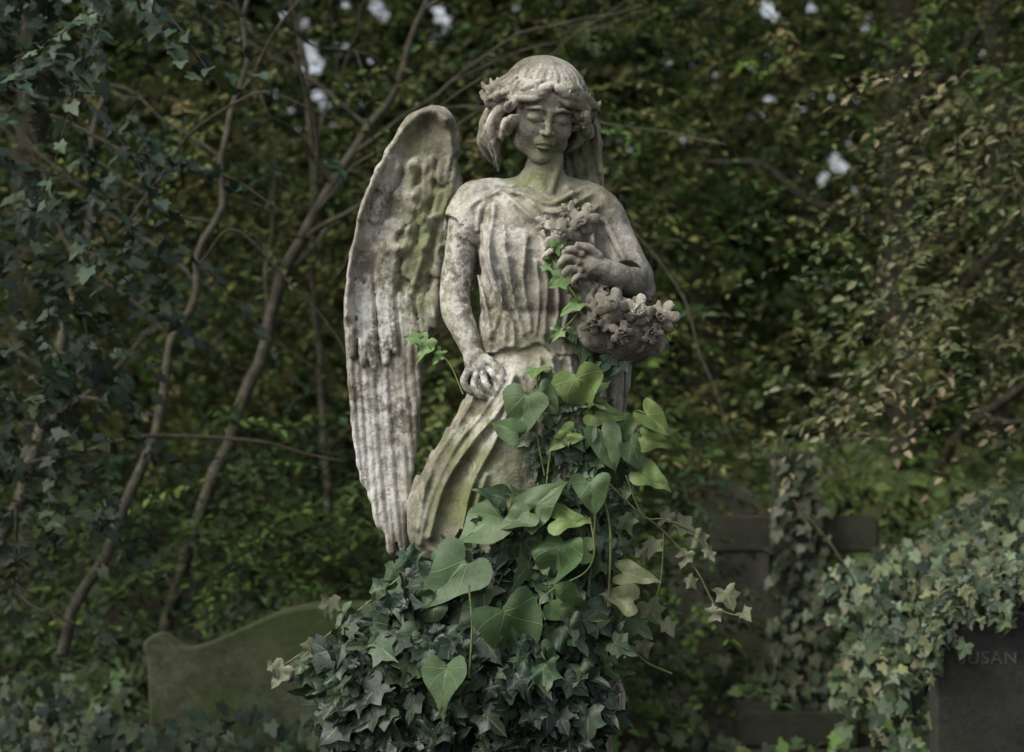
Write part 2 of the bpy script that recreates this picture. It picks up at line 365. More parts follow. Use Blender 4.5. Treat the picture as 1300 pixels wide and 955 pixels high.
er=vnoise(PPn,.11,2)-.5; er=np.repeat(np.repeat(np.repeat(er,3,0),3,1),3,2)[:bd.n[0],:bd.n[1],:bd.n[2]].astype(np.float32)
for ax in range(3): er=(er+np.roll(er,1,ax)+np.roll(er,-1,ax))/3
bd.v+=er*1.8; del er,PPn
bodyV,bodyF=bd.mesh()
def front(px,pz):
    i=int((px-bd.lo[0])/bd.h);k=int((pz-bd.lo[2])/bd.h)
    if not(0<=i<bd.n[0] and 0<=k<bd.n[2]): return 0
    j=np.nonzero(bd.v[i,:,k]<0)[0]
    return bd.ax[1][j[0]] if len(j) else 0
def blob(P,lst):
    r=np.zeros(len(P))
    for x,z,sx,sz,a in lst: r=np.maximum(r,a*np.exp(-((P[:,0]-x)/sx)**2-((P[:,2]-z)/sz)**2))
    return r
def tint(P,boost=0):
    g=blob(P,[(680,228,45,26,.95),(535,330,32,110,.9),(560,250,25,80,.9),(605,610,70,100,.95),(695,195,40,22,.85),(560,640,60,60,.75),(670,560,70,80,.8),(660,440,60,30,.55),(735,200,25,60,.9),(520,200,40,60,.65),(695,165,36,30,.5),(700,260,60,20,.45),(740,370,40,60,.3),(640,380,30,50,.35)])
    wv=blob(P,[(612,475,35,35,1),(480,560,45,140,.95),(590,350,35,90,.9),(480,420,40,60,1),(640,330,60,90,.5),(690,110,50,30,.3),(490,240,30,90,.5),(620,240,40,30,.7),(790,330,35,50,.35),(640,540,50,60,.4),(690,145,30,20,.3)])
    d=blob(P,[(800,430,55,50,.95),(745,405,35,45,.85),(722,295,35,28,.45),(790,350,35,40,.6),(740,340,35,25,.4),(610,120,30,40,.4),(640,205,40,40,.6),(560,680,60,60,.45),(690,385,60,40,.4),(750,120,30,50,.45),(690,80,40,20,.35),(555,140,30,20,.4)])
    n=vnoise(P,.03)
    return col4(np.stack([np.clip(g+(n-.5)*.5,0,1),np.clip(wv+(vnoise(P,.04,9)-.5)*.5,0,1),np.clip(d+(vnoise(P,.025,4)-.5)*.7,0,1)],1))
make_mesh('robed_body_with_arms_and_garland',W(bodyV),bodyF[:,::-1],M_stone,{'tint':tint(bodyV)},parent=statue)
# ---------------------------------------------------------------- head
hd=Field((-100,-80,-110),(100,85,80),1.0)
hd.ell((0,8,12),(39,46,44),4)
hd.ell((0,-12,-12),(35,33,47),10)
hd.ell((0,-27,-50),(17,14,12),10)
for s in (-1,1):
    hd.ell((s*18,-26,-18),(16,14,15),8); hd.ell((s*22,-10,-40),(13,20,13),10)
    hd.tube([(s*5,-43,10),(s*15,-45,14),(s*28,-35,9)],[2.4,2.6,2.0],6)
    hd.ell((s*16,-50,0),(12,9,8),4,sub=True)
    hd.ell((s*16,-35.5,-1),(11,9,7.6),1.5)
    hd.tube([(s*6,-43,-4),(s*16,-46,-7),(s*26,-38,-6)],[1.6]*3,1.0,sub=True)
    hd.tube([(s*6,-43,4),(s*16,-46,8),(s*26.5,-37,2)],[1.3]*3,1.4,sub=True)
hd.tube([(0,-43,10),(0,-47,-3),(0,-53,-15)],[3.6,3.5,4.4],3.5)
for s in (-1,1): hd.ell((s*6,-48,-17),(3.8,4.6,3.3),2.2); hd.ell((s*3.2,-52,-21),(1.8,2.5,1.5),1,sub=True)
hd.ell((0,-43,-31),(13,6,9),5)
hd.tube([(-11,-42,-34.5),(-4,-47.5,-29.5),(0,-47.5,-30),(4,-47.5,-29.5),(11,-42,-34.5)],[1.2,2.3,2.2,2.3,1.2],1.5)
hd.tube([(-8.5,-43,-36.8),(0,-47.5,-36.3),(8.5,-43,-36.8)],[1.6,3.3,1.6],1.5)
hd.tube([(-12,-43,-35.6),(0,-52,-32.8),(12,-43,-35.6)],[1.0,1.4,1.0],1,sub=True)
hd.ell((0,-46,-42),(9,4,3),3,sub=True)
hd.ell((0,-37,-53),(13,10,9),6)
hd.ell((0,11,23),(50,53,41),3)
sl,X3,Y3,Z3=hd.sub((-100,-80,12),(100,85,80))
az=np.arctan2(X3,-(Y3-20)); wav=np.abs(az)*15+ (70-Z3)*.12+1.2*np.sin((70-Z3)*.2)
hd.v[sl]-=((.8*np.sin(wav)+.6*np.sin(wav*2.3+1))*sstep(14,24,Z3)*(1-sstep(50,62,Z3))).astype(np.float32)
def ring(a,R,z,s): return np.array([s*math.sin(a)*R,-math.cos(a)*(R+1)+8,z])
for s in (-1,1):
    for lay in range(3):
        for j in range(11):
            r0=np.random.default_rng(300+j+lay*20+(s>0)*100); a=.02+j*.17+lay*.06+r0.uniform(-.04,.04)
            side=sstep(.5,1.1,a); z0=44-lay*7-5*side+r0.uniform(-2,2)
            ext=(6+15*side)*(1 if s<0 else .75)*r0.uniform(.6,1.35); sw=.22+.12*lay; dr=(11+16*side+r0.uniform(-3,4)); R=47+lay*1.5
            p=[ring(a,R-2,z0,s),ring(a+sw*.5,R+2,z0-dr*.4,s),ring(a+sw*1.1,R+ext*.6,z0-dr*.85+2,s),ring(a+sw*1.6,R+ext,z0-dr,s),ring(a+sw*1.8,R+ext*1.25,z0-dr+5,s)]
            hd.tube(p,[3.2,5.6,5.4,4.2,1.6],1.2,sm=4)
    nc=16 if s<0 else 11
    for j in range(nc):
        r0=np.random.default_rng(140+j+(s>0)*40); a=.85+r0.uniform(0,1.0); z=20-j*(3.4 if s<0 else 3.0)+r0.uniform(-5,5)
        b=ring(a,46,z,s); o=np.array([s*math.sin(a),-math.cos(a),0]); ext=r0.uniform(11,28)*(1 if s<0 else .7); ph=r0.choice([-1,1]); cz=r0.uniform(-16,0)
        p=[b,b+o*ext*.5+[0,0,cz*.3+4*ph],b+o*ext*.9+[0,r0.uniform(-4,4),cz*.7-2*ph],b+o*ext*1.1+[0,0,cz+5*ph],b+o*ext*.9+[0,-3,cz+9*ph]]
        hd.tube(p,[6,6.5,5.5,4,1.8],1.4,sm=4)
    nl=12 if s<0 else 7
    for j in range(nl):
        r0=np.random.default_rng(50+j+(s>0)*30); ph=r0.uniform(0,6)
        x0=s*(38+r0.uniform(-2,8)); y0=-16+j*5; zt=16-j*1.5; ln=(92 if s<0 else 60)+r0.uniform(-18,12)
        pts=[(x0+s*(15*math.sin(t*2.9)*(1.2 if s<0 else .7)+5*math.sin(t*8+ph)),y0+4*math.cos(t*8+ph)+8*t,zt-ln*t) for t in np.linspace(0,1,8)]
        hd.tube(pts,[6,7,6.5,6.5,6,5.5,4,1.8],1.4,sm=4)
hd.ell((0,26,-26),(38,26,44),8)
hv,hf=hd.mesh()
Rh=rot('Z',11)@rot('Y',5)@rot('X',25)
hv=(hv@Rh.T)*1.0
hp=np.stack([690+hv[:,0],hv[:,1]-8,139-hv[:,2]],1)
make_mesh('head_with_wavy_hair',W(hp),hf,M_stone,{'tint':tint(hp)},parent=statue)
# ---------------------------------------------------------------- wings
def feather(H,XX,ZZ,b,t,wd,h0,h1,rr=1.0):
    b=np.array(b,float);t=np.array(t,float);d=t-b;L=np.hypot(*d);d/=L
    bow=wd*.35*np.sin(b[0]*1.7)
    u=((XX-b[0])*d[0]+(ZZ-b[1])*d[1])/L; v=(XX-b[0])*-d[1]+(ZZ-b[1])*d[0]-bow*np.sin(np.clip(u,0,1)*3.14)
    uc=np.clip(u,0,1); wv=wd*np.sqrt(np.clip(1-((uc-.5)/.505)**4,0,1))
    e=wv-np.abs(v); m=(u>-.02)&(u<1)&(e>0)
    val=(h0+(h1-h0)*uc)+3.6*np.clip(e/5,0,1)-rr*2.2*np.exp(-(v/2.0)**2)+rr*.12*(v+wd)
    np.copyto(H,np.where(m&(val>H),val,H))
def wing(name,outline,lo,hi,ycf,feathers,rims,lumps,thick=8):
    f=Field(lo,hi,1.5); XX,ZZ=np.meshgrid(f.ax[0],f.ax[2],indexing='ij')
    pd=polysdf(XX,ZZ,catmull(outline+[outline[0]],4)[:-1]); pd+=4*(vnoise(np.stack([XX,ZZ,XX*0],-1),.09)-.5)
    H=np.zeros(XX.shape)
    for a in feathers: feather(H,XX,ZZ,*a)
    for pts,s,a in rims: ridge(H,XX,ZZ,pts,s,a,2)
    for x,z,s,a in lumps: H+=a*np.exp(-((XX-x)**2+(ZZ-z)**2)/s**2)
    H+=3.0*(vnoise(np.stack([XX,ZZ,XX*0],-1),.05,5)-.5)+1.4*(vnoise(np.stack([XX*1.3+ZZ*.4,ZZ*.8-XX*.4,XX*0],-1),.13,7)-.5)
    for ax in (0,1): H=H*.6+np.roll(H,1,ax)*.2+np.roll(H,-1,ax)*.2
    yc=ycf(XX,ZZ); Y=f.ax[1][None,:,None]
    g=Y-yc[:,None,:]; dd=np.where(g<0,-g-thick-H[:,None,:],g-thick)
    e=np.clip(pd+7,0,30)[:,None,:]
    d=np.maximum(pd[:,None,:],dd+e*e*.07)
    f.v=d.astype(np.float32); V,Fc=f.mesh()
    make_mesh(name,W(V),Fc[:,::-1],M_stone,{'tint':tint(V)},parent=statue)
out=[(546,126),(566,131),(581,156),(582,215),(596,260),(610,330),(580,400),(552,425),(534,445),(533,500),(529,570),(522,612),(526,640),(514,668),(520,700),(505,709),(492,708),(486,680),(474,668),(466,632),(456,610),(449,575),(441,505),(436,430),(438,372),(448,300),(464,240),(490,185),(514,144)]
fe=[]
for i,(bx,tx,tz) in enumerate([(448,464,642),(461,480,678),(474,496,707),(488,511,708),(502,520,660),(514,528,600),(526,533,530)]):
    fe.append(((bx,405),(tx,tz),11.0,1+i*1.1,6+i*1.1))
for i,(bx,tx,tz) in enumerate([(440,447,454),(450,461,466),(463,475,470),(476,489,464),(489,502,450),(502,514,440),(514,526,428),(528,540,430),(540,552,418)]):
    fe.append(((bx+4,352 if i<5 else 370),(tx,tz),7.8,6,16-(i>4)*6,.6))
r1=np.random.default_rng(3)
for z in range(370,180,-38):
    for x in range(452,590,19):
        if r1.random()<.25: continue
        X0=x+r1.uniform(-7,7); fe.append(((X0,z-24),(X0-12+r1.uniform(-8,6),z+30+r1.uniform(-14,10)),r1.uniform(8,12),1.5,3.5+r1.uniform(0,1.8),.2))
rims=[([(441,400),(440,372),(450,300),(467,242),(492,190),(520,150),(546,137),(566,148)],8,14),([(566,148),(572,190),(568,240),(556,320),(552,400)],7,8),([(536,156),(512,210),(488,290)],11,-5),([(560,210),(545,290),(520,370)],6,5)]
lumps=[(x,z,r1.uniform(5,10),r1.uniform(3,8)) for x,z in zip(r1.uniform(500,556,26),r1.uniform(180,330,26))]
wing('wing_left',out,(426,-34,116),(620,75,718),lambda x,z:24+(x-440)*.17+((z-420)/300)**2*8,fe,rims,lumps)
out2=[(716,150),(728,128),(748,130),(762,150),(768,200),(768,262),(784,300),(800,370),(806,450),(798,520),(788,600),(782,690),(770,712),(756,700),(744,600),(730,400),(716,260)]
fe2=[((x,400),(x+6,700-abs(x-762)*3),8,1,4) for x in range(745,800,9)]
for z in range(380,140,-30):
    for x in range(715,800,15): fe2.append(((x+(z//30%2)*7+r1.uniform(-3,3),z-18),(x+8+(z//30%2)*7,z+24+r1.uniform(-6,6)),8.5,3,6,.4))
wing('wing_right',out2,(705,10,118),(820,90,722),lambda x,z:48+(790-x)*.1+0*z,fe2,[([(730,138),(750,138),(760,160),(764,210),(766,262),(796,380),(796,500)],6,8)],[])
import bmesh
def revolve_box(name,steps,cx,cy,mat,parent,bev=.012):
    bm=bmesh.new()
    for (z0,z1,w,d) in steps:
        r=bmesh.ops.create_cube(bm,size=1); 
        for v in r['verts']: v.co=Vector((cx+v.co.x*w,cy+v.co.y*d,(z0+z1)/2+v.co.z*(z1-z0)))
    bmesh.ops.bevel(bm,geom=bm.edges[:],offset=bev,segments=2,affect='EDGES')
    me=bpy.data.meshes.new(name); bm.to_mesh(me); bm.free(); me.materials.append(mat)
    o=bpy.data.objects.new(name,me); bpy.context.collection.objects.link(o); o.parent=parent; return o
revolve_box('pedestal',[(0,.18,.8,.6),(.183,.34,.64,.46),(.343,.86,.4,.3),(.863,.93,.46,.34),(.933,1.0,.42,.3)],.05,.02,M_stone,statue)
# ================================================================ LEAVES
def outline_leaf(half,c,rings=3,cup=.25,droop=.25,dens=True):
    half=np.array(half,float); full=np.vstack([half,half[-2:0:-1]*[1,-1]]); m=len(full)
    if dens: nx=np.roll(full,-1,0); full=np.stack([full,(full+nx)/2],1).reshape(-1,2); m=len(full)
    V=[[c[0],c[1]]]; 
    for s in np.linspace(1/rings,1,rings): V+= list(np.array(c)+(full-c)*s)
    V=np.array(V); z=cup*np.abs(V[:,1])-droop*V[:,0]**2-.35*V[:,1]**2+.03*np.sin(V[:,0]*9+V[:,1]*7)
    T=[[0,1+i,1+(i+1)%m] for i in range(m)]; Q=[]
    for r in range(rings-1):
        o=1+r*m
        for i in range(m): j=(i+1)%m; Q.append([o+i,o+m+i,o+m+j,o+j])
    return np.column_stack([V,z]),np.array(T),np.array(Q) if Q else np.zeros((0,4),int),np.column_stack([V,np.zeros(len(V))])
HEART=outline_leaf([(0,0),(-.09,.05),(-.19,.16),(-.22,.3),(-.15,.43),(.0,.5),(.17,.49),(.35,.42),(.53,.3),(.72,.17),(.88,.06),(1.03,0)],(.28,0),4,.34,.34)
IVYH=[(0,0),(-.14,.08),(-.2,.22),(-.13,.42),(.04,.34),(.2,.4),(.38,.53),(.45,.36),(.5,.22),(.7,.17),(.86,.08),(1,0)]
IVY=outline_leaf(IVYH,(.22,0),2,.22,.18)
IVYL=outline_leaf([(0,0),(-.2,.22),(-.13,.4),(.04,.34),(.36,.48),(.5,.26),(.75,.18),(1,0)],(.22,0),1,.22,.18,False)
SM=(np.array([[0,0,0],[1,0,-.12],[.3,.25,.07],[.7,.2,.0],[.3,-.25,.07],[.7,-.2,.0]]),np.zeros((0,3),int),np.array([[0,4,5,1],[0,1,3,2]]),None)
def leaves(name,tpl,pos,u,n,size,col,mat,parent=None,extra=None):
    V0,T,Q,luv=tpl; u=nrm(u); v=nrm(np.cross(n,u)); n=np.cross(u,v); M=len(pos); k=len(V0)
    asp=np.random.default_rng(5).uniform(.8,1.2,M)
    L0=np.broadcast_to(V0[None],(M,k,3))
    if tpl is not SM and k>40:   # individual warp so no two leaves are alike
        rr=np.random.default_rng(8); ph=rr.uniform(0,6.28,(M,4,1)); x,y=V0[None,:,0],V0[None,:,1]
        L0=np.stack([x+.035*np.sin(y*7+ph[:,0])+.06*y*np.sin(ph[:,3]),y+.035*np.sin(x*8+ph[:,1])*np.sign(y),V0[None,:,2]+.045*np.sin(x*6+y*5+ph[:,2])+.05*np.sin(y*9+ph[:,3])*np.abs(y)*2],-1)
    V=pos[:,None]+size[:,None,None]*(L0[...,0:1]*u[:,None]+L0[...,1:2]*v[:,None]*asp[:,None,None]+L0[...,2:3]*n[:,None]*np.random.default_rng(6).uniform(.4,1.9,M)[:,None,None])
    o=(np.arange(M)*k)[:,None,None]; fs=[]
    if len(T): fs.append((T[None]+o).reshape(-1,3))
    if len(Q): fs.append((Q[None]+o).reshape(-1,4))
    V=V.reshape(-1,3); cc=np.repeat(col,k,0)
    at_={}
    if luv is not None: at_['luv']=np.tile(luv,(M,1))
    if extra is not None:
        ev,ef=extra; fs.append(ef+len(V)); V=np.vstack([V,ev]); cc=np.vstack([cc,np.tile([[.05,.045,.03]],(len(ev),1))])
        if luv is not None: at_['luv']=np.vstack([at_['luv'],np.tile([[.1,.3,0]],(len(ev),1))])
    at_['Col']=col4(cc)
    return make_mesh(name,V,fs,mat,at_,smooth=tpl is not SM,parent=parent)
def pal(n,cols,j=.25,r=rng):
    cols=np.array(cols,float); c=cols[r.integers(0,len(cols),n)]; return c*r.uniform(1-j,1+j,(n,1))*r.uniform(.9,1.1,(n,3))
def ipos(px,py,dep): return W([(px,dep,py)])[0]
def ivydep(px,py):
    c=np.clip((px-602)/195,-1,1); return -58-62*np.sqrt(np.clip(1-c**2,0,1))*np.clip((py-640)/160,.2,1.2)
plant=empty('ivy_and_bindweed_plant')
hl=[(735,500,58,75,1),(662,524,56,105,0),(692,508,40,50,0),(766,524,42,12,1),(828,533,44,35,1),(826,557,38,15,1),(823,602,42,20,1),(768,566,58,70,0),(712,554,36,150,1),(803,575,40,60,0),
(610,662,70,150,0),(686,628,62,305,0),(572,726,80,132,3),(703,705,60,115,3),(655,786,78,60,3),(718,651,40,345,1),(728,688,38,190,1),(568,848,60,100,3),(722,757,50,30,0),(803,722,46,10,2),(782,748,40,200,2),
(642,541,38,200,0),(748,622,44,80,0),(690,588,44,100,-1),(755,486,34,335,0),(660,690,46,100,-1),(745,670,44,60,-1),(735,720,46,95,-1),
(735,560,38,110,-1),(780,600,40,60,-1),(790,545,34,70,0),(625,622,38,200,-1),(700,660,44,100,-1),(545,765,42,140,-1),(690,822,46,70,-1),(600,780,48,130,-1),(720,800,50,60,-1),(520,800,44,150,-1),(735,850,44,80,-1),(655,650,44,160,0)]
P=[];Ud=[];Nn=[];S=[];Cl=[]
for x,y,s,a,t in hl:
    a_=math.radians(a+rng.uniform(-6,6)); dep=min(front(x,y),-35)-rng.uniform(14,24)-(0 if t==-1 else 14)
    if 560<y<740 and t!=-1: dep-=10
    if y>=690: dep=min(dep,float(ivydep(x,y))-(20 if t!=-1 else 6))
    u=np.array([math.cos(a_),rng.uniform(-.35,.0),-math.sin(a_)]); n=np.array([rng.uniform(-.7,.4),-1,rng.uniform(-.05,.85)])
    c=ipos(x,y,dep); u=u/np.linalg.norm(u); k=s*.98*U
    P.append(c-u*k*.4);Ud.append(u);Nn.append(n);S.append(k)
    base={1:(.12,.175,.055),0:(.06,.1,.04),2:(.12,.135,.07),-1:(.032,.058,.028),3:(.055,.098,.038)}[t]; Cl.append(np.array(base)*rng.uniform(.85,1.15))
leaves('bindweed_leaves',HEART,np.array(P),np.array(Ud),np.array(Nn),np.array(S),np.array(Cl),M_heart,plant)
heartbase=list(zip(P,hl))
n=1900; px=rng.uniform(400,775,n); top=np.interp(px,[400,440,480,520,560,610,640,700,740,775],[835,790,752,724,706,676,655,680,720,800])
t_=rng.random(n)**.85; py=top+ (1120-top)*t_+rng.normal(0,10,n)
px=np.where(py>840,595+(px-595)*np.interp(py,[840,960],[1,.8]),px)+rng.normal(0,9,n)
cx_=(px-595)/195; dep=ivydep(px,py)+rng.uniform(-10,60,n)
pos=W(np.stack([px,dep,py],1)); u=np.stack([cx_*.5+rng.normal(0,.7,n),-.45+rng.normal(0,.4,n),-.75+rng.normal(0,.5,n)],1)
nn=np.stack([cx_*.5+rng.normal(0,.5,n),-1+rng.normal(0,.3,n),.35+rng.normal(0,.5,n)],1)
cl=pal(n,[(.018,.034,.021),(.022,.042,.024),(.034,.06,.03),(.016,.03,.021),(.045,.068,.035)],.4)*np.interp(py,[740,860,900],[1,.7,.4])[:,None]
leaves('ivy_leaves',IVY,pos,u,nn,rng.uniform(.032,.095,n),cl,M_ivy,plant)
n=260; px=rng.uniform(640,800,n); py=rng.uniform(470,720,n); k=py>np.interp(px,[640,670,700,730,760,790,800],[650,590,515,495,500,560,600]); px,py=px[k],py[k]; n=len(px)
dep=np.array([min(front(a,b),-30) for a,b in zip(px,py)])-rng.uniform(4,22,n)
leaves('ivy_leaves_on_robe',IVY,W(np.stack([px,dep,py],1)),np.stack([rng.normal(0,.6,n),rng.normal(-.4,.2,n),-.8+rng.normal(0,.4,n)],1),np.stack([rng.normal(0,.4,n),-np.ones(n),rng.uniform(0,.8,n)],1),rng.uniform(.03,.065,n),pal(n,[(.025,.048,.026),(.038,.068,.03),(.06,.095,.04)],.3),M_ivy,plant)
il=[(700,330,22,1),(716,362,28,1),(724,372,22,1),(733,395,28,1),(712,424,26,1),(704,318,18,1),(545,441,30,1),(533,437,22,1),(561,452,20,1),(682,476,30,1),(738,447,24,0),(792,463,34,-1),(775,458,26,-1),(728,430,22,0),(700,490,26,0),(745,470,24,0),(690,345,16,1),
(858,668,30,2),(878,684,26,2),(846,655,22,2),(868,704,22,2),(893,700,18,2),(915,752,28,2),(937,778,26,2),(905,775,22,2),(820,770,30,2),(840,790,24,2),(800,790,34,0),(828,690,24,2),(812,650,22,0),(790,660,24,0),(765,690,26,0),(870,735,18,2),
(795,620,22,0),(810,700,20,2),(425,762,30,2),(440,775,28,0),(405,820,30,2),(395,845,26,0),(368,846,30,2),(355,838,20,2),(520,705,30,-1),(505,722,34,0),(487,745,30,0),(650,655,30,-1),(770,700,28,-1),(690,520,22,1),(672,560,22,0),(785,770,26,0),(775,810,28,0),(790,835,24,-1),(812,815,22,2)]
A=np.array([(a,b,c) for a,b,c,_ in il],float); n=len(il)
dep=np.array([ (min(front(a,b),-20) if b<500 and 560<a<800 else (-60 if a<800 else -45))-6 for a,b,c,_ in il])
dep[[6,7,8]]=-20
pos=W(np.stack([A[:,0],dep,A[:,1]-A[:,2]*.3],1))
u=np.stack([rng.normal(0,.6,n),rng.normal(-.2,.15,n),-.8+rng.normal(0,.4,n)],1); nn=np.stack([rng.normal(-.1,.3,n),-np.ones(n),rng.uniform(.1,.7,n)],1)
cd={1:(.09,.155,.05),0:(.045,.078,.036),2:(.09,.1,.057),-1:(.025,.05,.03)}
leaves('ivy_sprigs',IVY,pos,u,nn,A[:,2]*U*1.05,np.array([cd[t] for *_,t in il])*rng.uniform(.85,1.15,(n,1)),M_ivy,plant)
tb=Tubes()
def st(pts,r=1.3,off=5):
    Q=[]
    for p in pts:
        if len(p)==3: Q.append((p[0],p[2],p[1]))
        else: Q.append((p[0],(min(front(*p),-20) if p[1]<500 else -78)-off,p[1]))
    tb.add(W(Q),r*U,6,6)
st([(690,640),(700,560),(735,475),(728,440),(712,424),(733,395),(716,362),(700,330),(706,315)],1.3)
st([(690,600),(680,540),(682,476)],1.1); st([(590,500),(570,460),(545,441)],.8)
st([(760,600,-80),(800,640,-70),(840,672,-55),(880,720,-50),(905,765,-50),(937,778,-50)],1.1)
st([(790,600,-80),(812,650,-70),(840,655,-60),(870,668,-55)],1.0); st([(838,672,-60),(835,730,-55),(822,772,-55)],1.0)
st([(745,650,-105),(750,690,-112),(738,716,-116),(700,735,-122),(684,752,-126),(690,772,-126)],1.0)
st([(598,730,-132),(602,780,-138),(598,840,-140)],1.3)
st([(750,600,-90),(770,660,-85),(768,760,-90)],1.6); st([(735,600,-85),(752,640,-85),(742,760,-90)],1.5); st([(520,720,-70),(470,760,-60),(420,800,-60),(360,842,-55)],1.4)
st([(768,740,-70),(785,790,-60),(812,830,-50),(850,850,-40)],1.3)
for p,(x,y,s,a,t) in heartbase:
    q=p+np.array([(.04-p[0])*.12,.09,-.01]); tb.add([p,(p+q)/2+np.array([0,-.01,.012]),q],.0016,5,5)
tb.build('vine_stems',M_stem,plant)
# ================================================================ BACKGROUND
def prism(P,r):
    n,m,_=P.shape; a=np.array([0,2.094,4.189]); off=np.stack([np.cos(a)*.8,np.sin(a)*.8,np.cos(a+1)*.6],1)
    rr=r*np.linspace(1,.4,m)[None,:,None,None]
    V=(P[:,:,None]+off[None,None]*rr).reshape(-1,3); b=(np.arange(n)*m*3)[:,None,None]+(np.arange(m-1)*3)[None,:,None]; j=np.arange(3)[None,None]; k=(j+1)%3
    return V,np.stack([b+j,b+k,b+3+k,b+3+j],-1).reshape(-1,4)
# sky gaps at image-pixel positions, cut through the leaves along camera sight lines
rg=np.random.default_rng(42); GAPS=[(392,66,8),(401,80,7),(388,90,4),(404,122,6),(412,134,4),(385,30,3),(478,8,7),(487,19,5),(556,14,5),(566,26,3),(1062,205,7),(1070,214,4),(975,12,6),(982,22,3),(1046,226,3),(360,20,2),(1030,10,3),(470,242,2),(905,95,1.5),(30,18,2),(440,60,1.5),(870,178,1.5),(1100,35,1.5),(1085,240,1.5),(1065,492,1)]
for cxg,cyg,sx,sy,m in ((420,80,60,70,15),(1010,110,90,90,12),(600,25,120,30,4),(300,120,120,110,3),(850,260,160,120,3)):
    for _ in range(m): GAPS.append((rg.normal(cxg,sx),rg.normal(cyg,sy),rg.uniform(-1.5,1.2)))
GAPS=np.array(GAPS)
def gapmask(P,sz):
    d=P[:,1]+CD; bx=650+P[:,0]*F/d; bz=477.5-(P[:,2]-ZC)*F/d; keep=np.ones(len(P),bool); ls=sz*F/d*.34; nz=vnoise(P,1.7)
    for a,b,r in GAPS: keep&=((bx-a)**2*(.6+.8*nz)+(bz-b)**2*(1.4-.8*nz))>(r*(.7+.6*nz)+ls)**2
    return keep
def sprays(name,P0,K,L,size,cols,droop=.25,elev=(-.05,.25),tpl=SM,mat=None,seed=1,az=None,parent=None,tw=.003,nz=1.0,jit=.3,gap=0):
    r=np.random.default_rng(seed); n=len(P0)
    a=r.uniform(0,2*np.pi,n) if az is None else r.normal(az[0],az[1],n); e=r.normal(*elev,n)
    d=np.stack([np.cos(a)*np.cos(e),np.sin(a)*np.cos(e),np.sin(e)],1); Ls=L*r.uniform(.6,1.3,n)
    def pt(t): return P0[:,None]+d[:,None]*(Ls[:,None]*t)[...,None]-np.array([0,0,1])*(droop*Ls[:,None]*t**2)[...,None]
    t=np.broadcast_to(np.linspace(.12,1,K),(n,K))+r.uniform(-.03,.03,(n,K)); Q=pt(t)
    up=np.array([0,0,1.]); side=nrm(np.cross(d,up)); sg=np.where(np.arange(K)%2==0,1,-1)[None,:,None]
    u=side[:,None]*sg*.8+d[:,None]*.6+r.normal(0,.3,(n,K,3)); u[...,2]-=.25
    nn=np.array([0,-.35,nz])+r.normal(0,.38,(n,K,3)); 
    c=np.repeat(pal(n,cols,jit,r),K,0)*r.uniform(.65,1.35,(n*K,1)); sz=size*r.uniform(.6,1.25,n*K)
    ex=prism(pt(np.broadcast_to(np.linspace(0,1,4),(n,4))),tw)
    Q=Q.reshape(-1,3);u=u.reshape(-1,3);nn=nn.reshape(-1,3)
    if gap:
        k=gapmask(Q+nrm(u)*sz[:,None]*.5,sz); Q,u,nn,c,sz=Q[k],u[k],nn[k],c[k],sz[k]
    return leaves(name,tpl,Q,u,nn,sz,c,mat or M_leaf,parent,extra=ex)
def box(n,x,y,z,seed,cl=0,s=.9,ex=None):
    r=np.random.default_rng(seed); P=np.stack([r.uniform(*x,n),r.uniform(*y,n),r.uniform(*z,n)],1)
    if cl: P=P[vnoise(P,s,seed*1.3)*.7+vnoise(P,s*2.3,seed)*.3>cl]
    if ex: P=P[~((P[:,0]>ex[0])&(P[:,0]<ex[1])&(P[:,1]<ex[2])&(P[:,2]<ex[3]))]
    return P
OL=[(.11,.12,.045),(.09,.105,.038),(.075,.095,.033),(.13,.13,.055),(.06,.075,.035)]
GR=[(.05,.085,.03),(.06,.1,.03),(.08,.125,.035),(.045,.07,.035)]
DK=[(.03,.045,.02),(.04,.055,.022),(.05,.06,.025),(.025,.04,.02)]
BL=[(.028,.05,.03),(.038,.062,.036),(.024,.04,.028),(.045,.068,.038)]
sprays('distant_trees',box(7000,(-10,10),(22,26),(0,11),10,0,.8),16,1.9,.26,[(.035,.05,.02),(.045,.062,.02),(.05,.06,.026)],seed=10,tw=.006,mat=M_far,nz=.3,gap=1)
sprays('woodland_foliage_far',box(6000,(-8,8),(15,21),(0,9.5),11,.36,.8),18,1.5,.17,GR+OL+DK,seed=11,tw=.005,mat=M_far,gap=1)
sprays('woodland_foliage_mid',box(5400,(-6,6),(8,14),(0,7),12,.47,.8),18,1.0,.095,OL+GR,seed=12,tw=.004,gap=1)
sprays('thicket_foliage_left',box(4000,(-4.5,.5),(3.4,7.5),(1.3,4.4),13,.50,1.2),18,.7,.05,OL+OL+BL,seed=13,tw=.003,gap=1)
sprays('thicket_foliage_left_low',box(1100,(-4.5,.3),(3.4,7.5),(.5,1.4),23,.50,1.2),18,.7,.05,DK+BL,seed=23,tw=.003)
sprays('thicket_foliage_right',box(4200,(-.2,4.8),(3.8,8),(.9,4.6),14,.47,1.2),18,.7,.052,OL+OL+GR,seed=14,tw=.003,gap=1)
sprays('added_shade_canopy',box(2600,(-9,9),(3.0,20),(6.2,9),19,.40,.5),14,1.3,.26,GR,seed=19,tw=.01,mat=M_far,gap=1)  # leaf canopy added overhead to block light and darken the foliage beneath
sprays('ivy_covered_tree_foliage',box(480,(-2.5,-1.2),(.9,2.2),(1.75,3.4),15,.46,1.6),12,.45,.052,BL,.5,(-.3,.4),IVYL,M_ivyfar,15,tw=.003,nz=.8)
